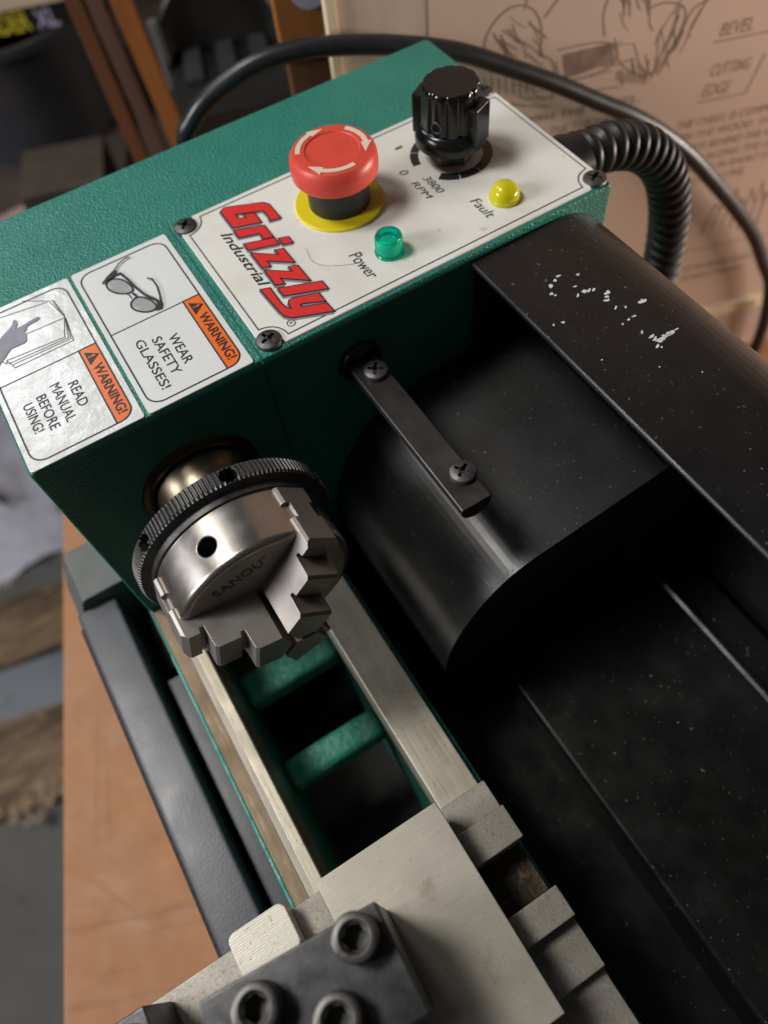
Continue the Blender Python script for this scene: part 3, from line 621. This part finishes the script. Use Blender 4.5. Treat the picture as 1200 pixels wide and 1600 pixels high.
# ---- splash guard: hooked sheet with a wide top
gp = [(.6600, -1.027), (.6605, -1.0205), (.6640, -1.0180), (.855, -1.016)]+corner(.855, -1.166, .150, 86, 0, 14)+[(1.005, -2.0), (.995, -2.0)]+corner(.855, -1.166, .140, 0, 86, 14)+[(.675, -1.0285)]
sg = MB().prism(gp, BX, -.924, .7, .0008, 1).build('splash_guard', G['sheet'], la, 50)
MB().prism([(.668, -2.0), (.668, -1.0285), (.855, -1.0270)]+corner(.855, -1.166, .139, 84, 0, 12)+[(.994, -2.0)], BX, -.9235, -.915).build('end_plate', G['sheet'], sg)
chips = MB()
for (x, y, r, st) in ((-0.7996, 0.7687, 0.0057, 0.4), (-0.7947, 0.7571, 0.00475, 0.8), (-0.7870, 0.7417, 0.0057, 0.9), (-0.7706, 0.7311, 0.00475, 0.8), (-0.7639, 0.7349, 0.00285, 0.8), (-0.7812, 0.7996, 0.0038, 0.8), (-0.7610, 0.7764, 0.00475, 0.5), (-0.7398, 0.7668, 0.00475, 0.6), (-0.7417, 0.7812, 0.006175, 0.7), (-0.7378, 0.7899, 0.0057, 0.5), (-0.7349, 0.7986, 0.005225, 0.6), (-0.7137, 0.8140, 0.0076, 0.7), (-0.7070, 0.8063, 0.005225, 0.7), (-0.7002, 0.7996, 0.00665, 0.6), (-0.6771, 0.8005, 0.004275, 0.6), (-0.6684, 0.8150, 0.00285, 0.8), (-0.6616, 0.8478, 0.0095, 0.6), (-0.6433, 0.8121, 0.00665, 0.3), (-0.6424, 0.8005, 0.00475, 0.5), (-0.6404, 0.7851, 0.00285, 0.8), (-0.6067, 0.7996, 0.00475, 0.6), (-0.5893, 0.8044, 0.007125, 0.5), (-0.5816, 0.8063, 0.0057, 0.6), (-0.5748, 0.8102, 0.00665, 0.7), (-0.5758, 0.8179, 0.0076, 0.6), (-0.5768, 0.8256, 0.00855, 0.5), (-0.5768, 0.8333, 0.00855, 0.5), (-0.5768, 0.8401, 0.0076, 0.5), (-0.5777, 0.8497, 0.0057, 0.35), (-0.5671, 0.7986, 0.005225, 0.7), (-0.5613, 0.8034, 0.00285, 0.8), (-0.7041, 0.7050, 0.0038, 0.7), (-0.7089, 0.6877, 0.00285, 0.8), (-0.5305, 0.7716, 0.00209, 0.8), (-0.5980, 0.7041, 0.00209, 0.8), (-0.4823, 0.8198, 0.0019, 0.8)):
    n = 11; rot = math.atan2(.85, -.2)+random.uniform(-.5, .5)
    P = []
    for i in range(n):
        a = 2*PI*i/n; rr = r*1.3*random.uniform(.35, .95); u_, v_ = rr*math.cos(a), rr*st*math.sin(a)
        P.append((x+u_*math.cos(rot)-v_*math.sin(rot), y+u_*math.sin(rot)+v_*math.cos(rot)))
    chips.poly(P, lambda x, y: (x, y, -1.0180+(y-.664)*.01047+.0006))
chips.build('paint_mark', G['chip'], sg)
# ---- chip tray behind the bed
tr = [(.2135, -2.3), (.2135, -1.862), (.418, -1.862), (.4255, -1.79), (.4265, -1.780)]+corner(.4385, -1.780, .012, 172, 92, 6)+[(.445, -1.7678), (.87, -1.748), (.876, -1.742), (.884, -1.742), (.890, -1.748), (.974, -1.748), (.974, -2.3)]
MB().prism(tr, BX, -.925, .9, 0).build('chip_tray', G['tray'], la, 20)
# ---- guard rod with two phillips screws
rp = [(.372, -1.1115), (.430, -1.1115)]+corner(.401, -1.121, .031, 18, -198, 14)
rod = MB().prism(rp, BX, -.99, -.528, .0012, 1).build('guard_rod', G['rod'], la, 40)
MB().lathe([(.032, -.927), (.034, -.917), (.043, -.914), (.046, -.922), (.046, -.928)], YZ(.401, -1.121), 40).build('rod_bushing', G['oxide'], rod)
rs = screw_mesh(.0245, .013, G['screw'])
rs.name = 'rod_screw'
put(rs, rod, W((-.872, .4085, -1.1112))); rs.rotation_euler = (0, 0, .95)
c2 = copy_of(rs, rod, W((-.590, .4145, -1.1112)), (0, 0, .55))
# ---- corrugated conduit
hp = [(-1.085, .985, -1.058), (-1.088, 1.06, -1.058), (-1.095, 1.16, -1.078), (-1.10, 1.265, -1.135), (-1.10, 1.355, -1.235), (-1.10, 1.412, -1.37), (-1.10, 1.440, -1.52), (-1.10, 1.446, -1.68), (-1.10, 1.42, -1.90), (-1.08, 1.36, -2.2), (-1.06, 1.33, ZB+.03)]
def catmull(P, k):
    P = [Vector(p) for p in P]; out = []
    for i in range(len(P)-1):
        p0, p1, p2, p3 = P[max(i-1, 0)], P[i], P[i+1], P[min(i+2, len(P)-1)]
        for j in range(k):
            t = j/k; out.append(.5*((2*p1)+(p2-p0)*t+(2*p0-5*p1+4*p2-p3)*t*t+(3*p1-p0-3*p2+p3)*t**3))
    out.append(P[-1]); return out
def even(P, step):
    out = [P[0]]; acc = 0
    for a, b in zip(P, P[1:]):
        d = (b-a).length
        while acc+d >= step:
            f = (step-acc)/d; a = a+(b-a)*f; out.append(a); d = (b-a).length; acc = 0
        acc += d
    return out
hc = even(catmull(hp, 24), .0046)
MB().tube(hc, lambda i: .0465+.0085*max(-.8, min(.75, .35+1.5*math.sin(2*PI*i/8))), 28).build('conduit', G['hose'], la, 60)
MB().lathe([(.064, .996), (.064, 1.018), (.058, 1.022), (.058, 1.05), (.052, 1.052)], lambda a, b, h: (-1.086+a, h, -1.058+b), 40).build('conduit_fitting', G['black_satin'], la)

# ================================================================== POWER CABLE
CN = Vector((.944, -.33, 0)).normalized(); HD = Vector((.33, .944, 0)).normalized()
def BP(c, h, z): p = CN*c+HD*h; return (p.x, p.y, z)
cp = [(-.30, -1.9), (-.262, -1.40), (-.217, -1.176), (-.184, -1.121), (-.12, -1.068), (.006, -1.014), (.134, -1.003), (.259, -1.018), (.385, -1.045), (.515, -1.086), (.653, -1.153), (.776, -1.217), (.907, -1.294), (1.02, -1.359), (1.126, -1.435), (1.24, -1.535), (1.361, -1.662), (1.473, -1.787), (1.581, -1.92), (1.672, -2.068), (1.745, -2.197), (1.80, -2.40), (1.82, ZB+.022)]
pc = MB().tube(catmull([BP(-1.9, h, z) for h, z in cp], 8), .0232, 18).build('power_cable', G['rubber'])
tag(pc, 'thick black cable arching behind the green headstock and down in front of the brown poster', 'cable')

# ================================================================== DRAWING BOARD WITH POSTER
db = thing('poster_board', 'pale framed board with a brown woodcarving poster leaning behind the lathe', 'board', BP(-1.99, 1.3, ZB))
def BB(mb, h0, h1, z0, z1, c0, c1, bev=0):
    return mb.hexa([BP(c0, h0, z0), BP(c0, h1, z0), BP(c1, h1, z0), BP(c1, h0, z0), BP(c0, h0, z1), BP(c0, h1, z1), BP(c1, h1, z1), BP(c1, h0, z1)], bev)
BB(MB(), .222, 3.4, ZB+.1, .9, -2.02, -1.972).build('backing_panel', G['board'], db)
BB(MB(), .196, .2215, ZB+.1, .9, -2.03, -1.955, .003).build('frame_strip', G['pale_wood'], db)
BB(MB(), .222, 3.4, -2.365, -2.315, -1.9715, -1.945, .004).build('frame_strip', G['pale_wood'], db)
BB(MB(), .19, 3.4, ZB, -2.366, -2.02, -1.955, .004).build('bottom_rail', G['pinkish'], db)
po = BB(MB(), .452, 3.2, -2.314, .85, -1.9715, -1.9685).build('poster', G['paper'], db)
def PF(h, z): return BP(-1.9680, h, z)
pt = MB()
def line(s_, h, z, w, hh=None): pt.text(s_, h, z, w, hh, PF, shear=.15)
line('BEVEL', 1.268, -1.225, .096, .036); line('CUTTING', 1.275, -1.338, .120, .036); line('EDGE', 1.268, -1.398, .085, .038)
pt.ribbon([(1.255, -1.238), (1.52, -1.238)], .004, PF); pt.ribbon([(1.26, -1.412), (1.41, -1.412), (1.43, -1.30)], .004, PF)
for k, s_ in enumerate(('THE CHISEL IS COMMONLY HELD', 'ON THE WOOD. THE HAND IS', 'ALWAYS BEHIND THE EDGE AND', 'SHAVES ALONG THE GRAIN OF', 'THE WOOD IN SHORT STROKES', 'TO A CLEAN LINE.')):
    line(s_, 1.213+.012*(k % 2), -1.490-k*.043, .46 if k < 5 else .28, .026)
for k, s_ in enumerate(('WITH THE CHISEL,', 'AND THE THE HANDLE', 'WITH BOTH HANDS', 'OVER THE WORK')):
    line(s_, .70+.02*(k % 2), -1.372-k*.047, .37-.02*(k % 3), .026)
for P in ([(.62, -1.20), (.59, -1.12), (.62, -1.06), (.68, -1.03), (.735, -1.06), (.755, -1.12), (.75, -1.17)], [(.70, -1.05), (.72, -.96), (.78, -.90)], [(.755, -1.08), (.82, -1.0), (.86, -.90)], [(.75, -1.17), (.80, -1.20), (.80, -1.30)], [(.80, -1.17), (.965, -1.17), (.985, -1.25), (.82, -1.27), (.80, -1.20)], [(.93, -1.16), (.91, -1.09), (.95, -1.01), (1.03, -.95)], [(.96, -1.17), (.985, -1.25), (1.09, -1.31), (1.14, -1.22), (1.16, -1.13), (1.09, -1.10), (1.04, -1.11)], [(1.04, -1.11), (1.02, -1.0), (1.07, -.93)], [(1.09, -1.31), (1.12, -1.20), (1.13, -1.12)], [(1.11, -1.30), (1.15, -1.20), (1.165, -1.13), (1.21, -1.12)], [(.64, -1.10), (.66, -1.15)], [(.67, -1.08), (.69, -1.13)], [(.98, -1.06), (.99, -1.12)], [(.82, -1.27), (.81, -1.30), (1.0, -1.31)], [(.58, -1.27), (.80, -1.33)], [(.60, -1.31), (.78, -1.36)]):
    pt.ribbon(chaik(P, 3) if len(P) > 2 else P, .0042, PF)
rr = random.Random(3)
for cx_, cz_, n_, dx_, dz_ in ((.66, -1.10, 16, .045, -.05), (.72, -1.0, 12, .03, .05), (.79, -.95, 12, .03, .06), (1.0, -1.05, 14, .03, -.05), (1.07, -1.22, 14, .02, -.06), (1.14, -1.20, 10, .02, .06), (.89, -1.22, 12, .08, .006), (.70, -1.30, 12, .05, -.02), (1.03, -.97, 10, .02, .06)):
    for k in range(n_):
        a_, b_ = cx_+rr.gauss(0, .035), cz_+rr.gauss(0, .032)
        pt.ribbon(chaik([(a_, b_), (a_+dx_*.5+rr.gauss(0, .006), b_+dz_*.5+rr.gauss(0, .006)), (a_+dx_*rr.uniform(.7, 1.2), b_+dz_*rr.uniform(.7, 1.2))], 1), rr.uniform(.002, .0042), PF)
pt.poly([(.815, -1.185), (.955, -1.18), (.972, -1.235), (.83, -1.255)], lambda h, z: BP(-1.9684, h, z))
for k in range(9): pt.ribbon([(.985+k*.011, -1.262-k*.004), (.99+k*.011, -1.295-k*.003)], .004, PF)
for k in range(8): pt.ribbon([(.60+k*.02, -1.205-.004*k), (.605+k*.02, -1.25-.004*k)], .004, PF)
for k in range(4): pt.ribbon([(.735+k*.022, -.98+k*.012), (.76+k*.02, -.90+k*.01)], .007, PF)
for k in range(7): pt.ribbon([(1.42+k*.035, -1.93+.02*math.sin(k)), (1.44+k*.03, -1.78-.03*math.cos(k*2)), (1.47+k*.03, -1.84)], .006, PF)
pt.ribbon([(1.36, -2.0), (1.75, -2.0)], .004, PF)
for k, s_ in enumerate(('BOTH HANDS GUIDE THE TOOL', 'WHEN PARING')): line(s_, 1.40, -2.10-k*.05, .4-.15*k, .026)
pt.build('poster_print', G['poster_ink'], po)

# ================================================================== CLUTTER BEYOND
ob = thing('wooden_box', 'orange stained wooden box at the left end of the poster board', 'box', BP(-2.28, .15, ZB))
BB(MB(), .085, .36, -1.195, -.5, -2.36, -2.20, .006).build('box_lid', G['orange_wood'], ob)
BB(MB(), .095, .36, ZB, -1.20, -2.36, -2.215, .006).build('box_body', G['red_wood'], ob)
dk = MB().lathe([(.055, -2.198), (.055, -2.190), (.05, -2.188)], lambda a, b, h: BP(h, .185+a, -1.005+b), 32).build('paper_disc', G['wlabel'])
tag(dk, 'pale round sticker on the orange wooden box', 'sticker')
def stick(h0, z0, h1, z1, w, M, label, name='wooden_stick', c=-3.2, dep=.05):
    d = Vector((h1-h0, z1-z0)); d.normalize()
    # extend to the bench
    k = (-7-z1)/d.y; h2 = h1+d.x*k; k0 = 1.2
    b = MB()
    q = [(h0-d.x*k0, z0-d.y*k0), (h2, -7.0)]
    b.hexa([BP(c, q[1][0]-w, q[1][1]), BP(c, q[1][0]+w, q[1][1]), BP(c-dep, q[1][0]+w, q[1][1]), BP(c-dep, q[1][0]-w, q[1][1]), BP(c-.02, q[0][0]-w, q[0][1]), BP(c-.02, q[0][0]+w, q[0][1]), BP(c-.02-dep, q[0][0]+w, q[0][1]), BP(c-.02-dep, q[0][0]-w, q[0][1])], .006)
    o = b.build(name, M); tag(o, label, 'stick', 'wooden sticks leaning beyond the headstock'); return o
stick(-.595, -1.356, -.575, -2.013, .030, G['red_wood'], 'dark red brown stick nearest the grey bucket')
stick(-.522, -1.372, -.490, -1.999, .030, G['mauve_wood'], 'dull brown stick between the red brown and the orange stick')
stick(-.430, -1.386, -.390, -1.949, .038, G['orange_wood'], 'bright orange brown stick beside the dark round pan')
ZC2 = -3.06
cab = BB(MB(), -.93, .9, -7.0, ZC2, -6.9, -3.5, .02).build('storage_cabinet', G['dark_brown']); tag(cab, 'dark cabinet beyond the bench carrying the crate and the bucket shelf', 'cabinet')
bk_ = thing('grey_bucket', 'dark grey plastic bucket with yellow lettering at the top left', 'bucket', BP(-5.45, -1.5, -3.0))
def bucket(cx, c, z0, z1, r0, r1, M, par, nm):
    return MB().lathe([(r0, z0), (r1, z1), (r1*1.05, z1+.01), (r1*1.05, z1+.06), (r1*.97, z1+.06), (r0*.9, z0+.05), (.01, z0+.05)], lambda a, b, h: BP(c+b, cx+a, h), 56).build(nm, M, par)
bb_ = bucket(-1.5, -5.45, -3.0, -2.33, .50, .55, G['grey_plastic'], bk_, 'bucket_body')
tag_ = None
cbx = BB(MB(), -2.4, -.75, -2.262, -2.13, -5.9, -5.05, .01).build('tray_lid', G['dark'], bk_)
MB().text('NDER', -1.46, -2.252, .25, .11, lambda x, y: BP(-5.045, x, y), offset=.02).build('bucket_lettering', G['ylabel'], bk_)
MB().text('XL', -1.18, -2.255, .13, .10, lambda x, y: BP(-5.045, x, y), offset=.02).build('bucket_badge', G['wlabel'], bk_)
pk = BB(MB(), -2.4, -.6, -2.12, -2.02, -5.9, -5.0, .01).build('cardboard_box', G['cream']); tag(pk, 'brown cardboard lying on top of the grey bucket', 'cardboard')
shf = thing('shelf', 'dark shelf carrying the grey bucket at the top left', 'shelf', BP(-5.2, -2.0, -7.0))
BB(MB(), -3.2, -.95, -3.12, -3.0, -6.4, -4.0, .01).build('shelf_board', G['dark_brown'], shf)
for h in (-3.1, -1.1): BB(MB(), h-.05, h+.05, -7.0, -3.1205, -6.3, -6.1, .01).build('post', G['dark_brown'], shf)
rg_ = thing('pink_rag', 'pink rag with a red patch at the left edge beyond the headstock', 'rag', BP(-4.3, -1.8, ZC2))
def RAG(h, c): return BP(-4.3+c, h, -3.0+.03*math.sin(h*7)+.04*math.cos(c*9))
b = MB(); n = 16; vs = [[b.bm.verts.new(RAG(-2.3+.95*i/n, -.45+.9*j/n)) for j in range(n+1)] for i in range(n+1)]
for i in range(n):
    for j in range(n): b.bm.faces.new((vs[i][j], vs[i+1][j], vs[i+1][j+1], vs[i][j+1]))
b.build('rag_cloth', G['rag'], rg_)
MB().poly(arc(0, 0, .09, 0, 330, 11), lambda x, y: BP(-4.05+y*.6, -1.62+x*1.3, -2.935)).build('red_patch', G['rag_red'], rg_)
pn_ = thing('round_pan', 'dark round pan standing on edge beyond the headstock', 'pan', BP(-4.1, -.1, ZC2))
MB().lathe([(.27, -.06), (.29, 0), (.30, .02), (.285, .035), (.27, .02), (.24, -.04), (.01, -.05)], lambda a, b, h: BP(-4.1+h*.8, -.13+a, -2.02+b+h*.3), 56).build('pan_shell', G['dark'], pn_)
MB().tube([BP(-4.05, -.43+.0*i, -2.2+.03*i) for i in range(12)], .025, 12).build('pan_handle', G['bracket'], pn_)
dcx = thing('black_crate', 'black crate below the round pan behind the cable', 'crate', BP(-3.9, -.1, ZC2))
BB(MB(), -.42, .16, ZC2, -2.10, -4.3, -3.6, .012).build('crate_body', G['dark'], dcx)
for k in range(3): BB(MB(), -.34+k*.17, -.25+k*.17, -2.0999, -2.06, -4.15, -3.85, .01).build('crate_bottle', G['grey_plastic'], dcx)
dd = BB(MB(), -1.45, -.96, -2.9995, -2.62, -4.5, -4.05, .02).build('dark_tool_case', G['dark_brown']); tag(dd, 'low dark case behind the headstock, left of the sticks', 'case')

# ================================================================== ON THE FLOOR
def FLR(x, y, z): return (x, y, z)
b = MB(); n = 26
vs = []
for i in range(n+1):
    row = []
    for j in range(n+1):
        x = -8.6+3.3*i/n; y = -3.2+2.6*j/n
        row.append(b.bm.verts.new((x, y, -6.9+.10*math.sin(x*2.3+y)+.08*math.sin(y*3.1-x*1.3)+random.uniform(-.02, .03))))
    vs.append(row)
for i in range(n):
    for j in range(n): b.bm.faces.new((vs[i][j], vs[i+1][j], vs[i+1][j+1], vs[i][j+1]))
o = b.build('plastic_sheet', G['bag'], None, 60); tag(o, 'crumpled white plastic sheet on the floor left of the headstock', 'plastic sheet')
def fboard(x0, x1, M, name, lab, cat, zt, grp=None):
    # boards lie across, roughly square to the bench edge
    b = MB().hexa([(x0, -3.6, -7.0), (x1, -3.6, -7.0), (x1+.55, -1.2, -7.0), (x0+.55, -1.2, -7.0), (x0, -3.6, zt), (x1, -3.6, zt), (x1+.55, -1.2, zt), (x0+.55, -1.2, zt)], .015)
    o = b.build(name, M); tag(o, lab, cat, grp); return o
fboard(-5.35, -4.62, G['plank'], 'wooden_plank', 'brown grained plank beside the white sheet on the floor', 'plank', -6.88, 'planks on the floor')
fboard(-4.60, -4.05, G['blue_grey'], 'metal_sheet', 'blue grey metal sheet between two planks on the floor', 'sheet', -6.95)
fboard(-4.03, -3.12, G['plank'], 'wooden_plank', 'brown grained plank nearest the bare concrete on the floor', 'plank', -6.88, 'planks on the floor')
b = MB()
for k in range(34):
    g = random.random(); y = random.uniform(-3.0, -1.9); x = -3.14+.28*(y+3.6)*.8+random.gauss(0, .07) if g < .6 else random.uniform(-5.3, -3.2)
    z = -6.86+random.random()*.03; r = random.uniform(.02, .05); a = random.random()*6
    b.ribbon([(x+r*math.cos(a+t_*.8), y+r*math.sin(a+t_*.8)) for t_ in range(6)], .014, lambda p, q: (p, q, z+random.uniform(0, .02)))
o = b.build('wood_shavings', G['shaving']); o['kind'] = 'stuff'
ht = MB().tube([(-6.75, -2.3, -6.72), (-6.3, -1.92, -6.68), (-6.0, -1.75, -6.66)], .035, 10).build('iron_bar', G['dark']); tag(ht, 'short dark iron bar lying on the white plastic sheet', 'bar')
for im in list(bpy.data.meshes):
    if im.users == 0: bpy.data.meshes.remove(im)
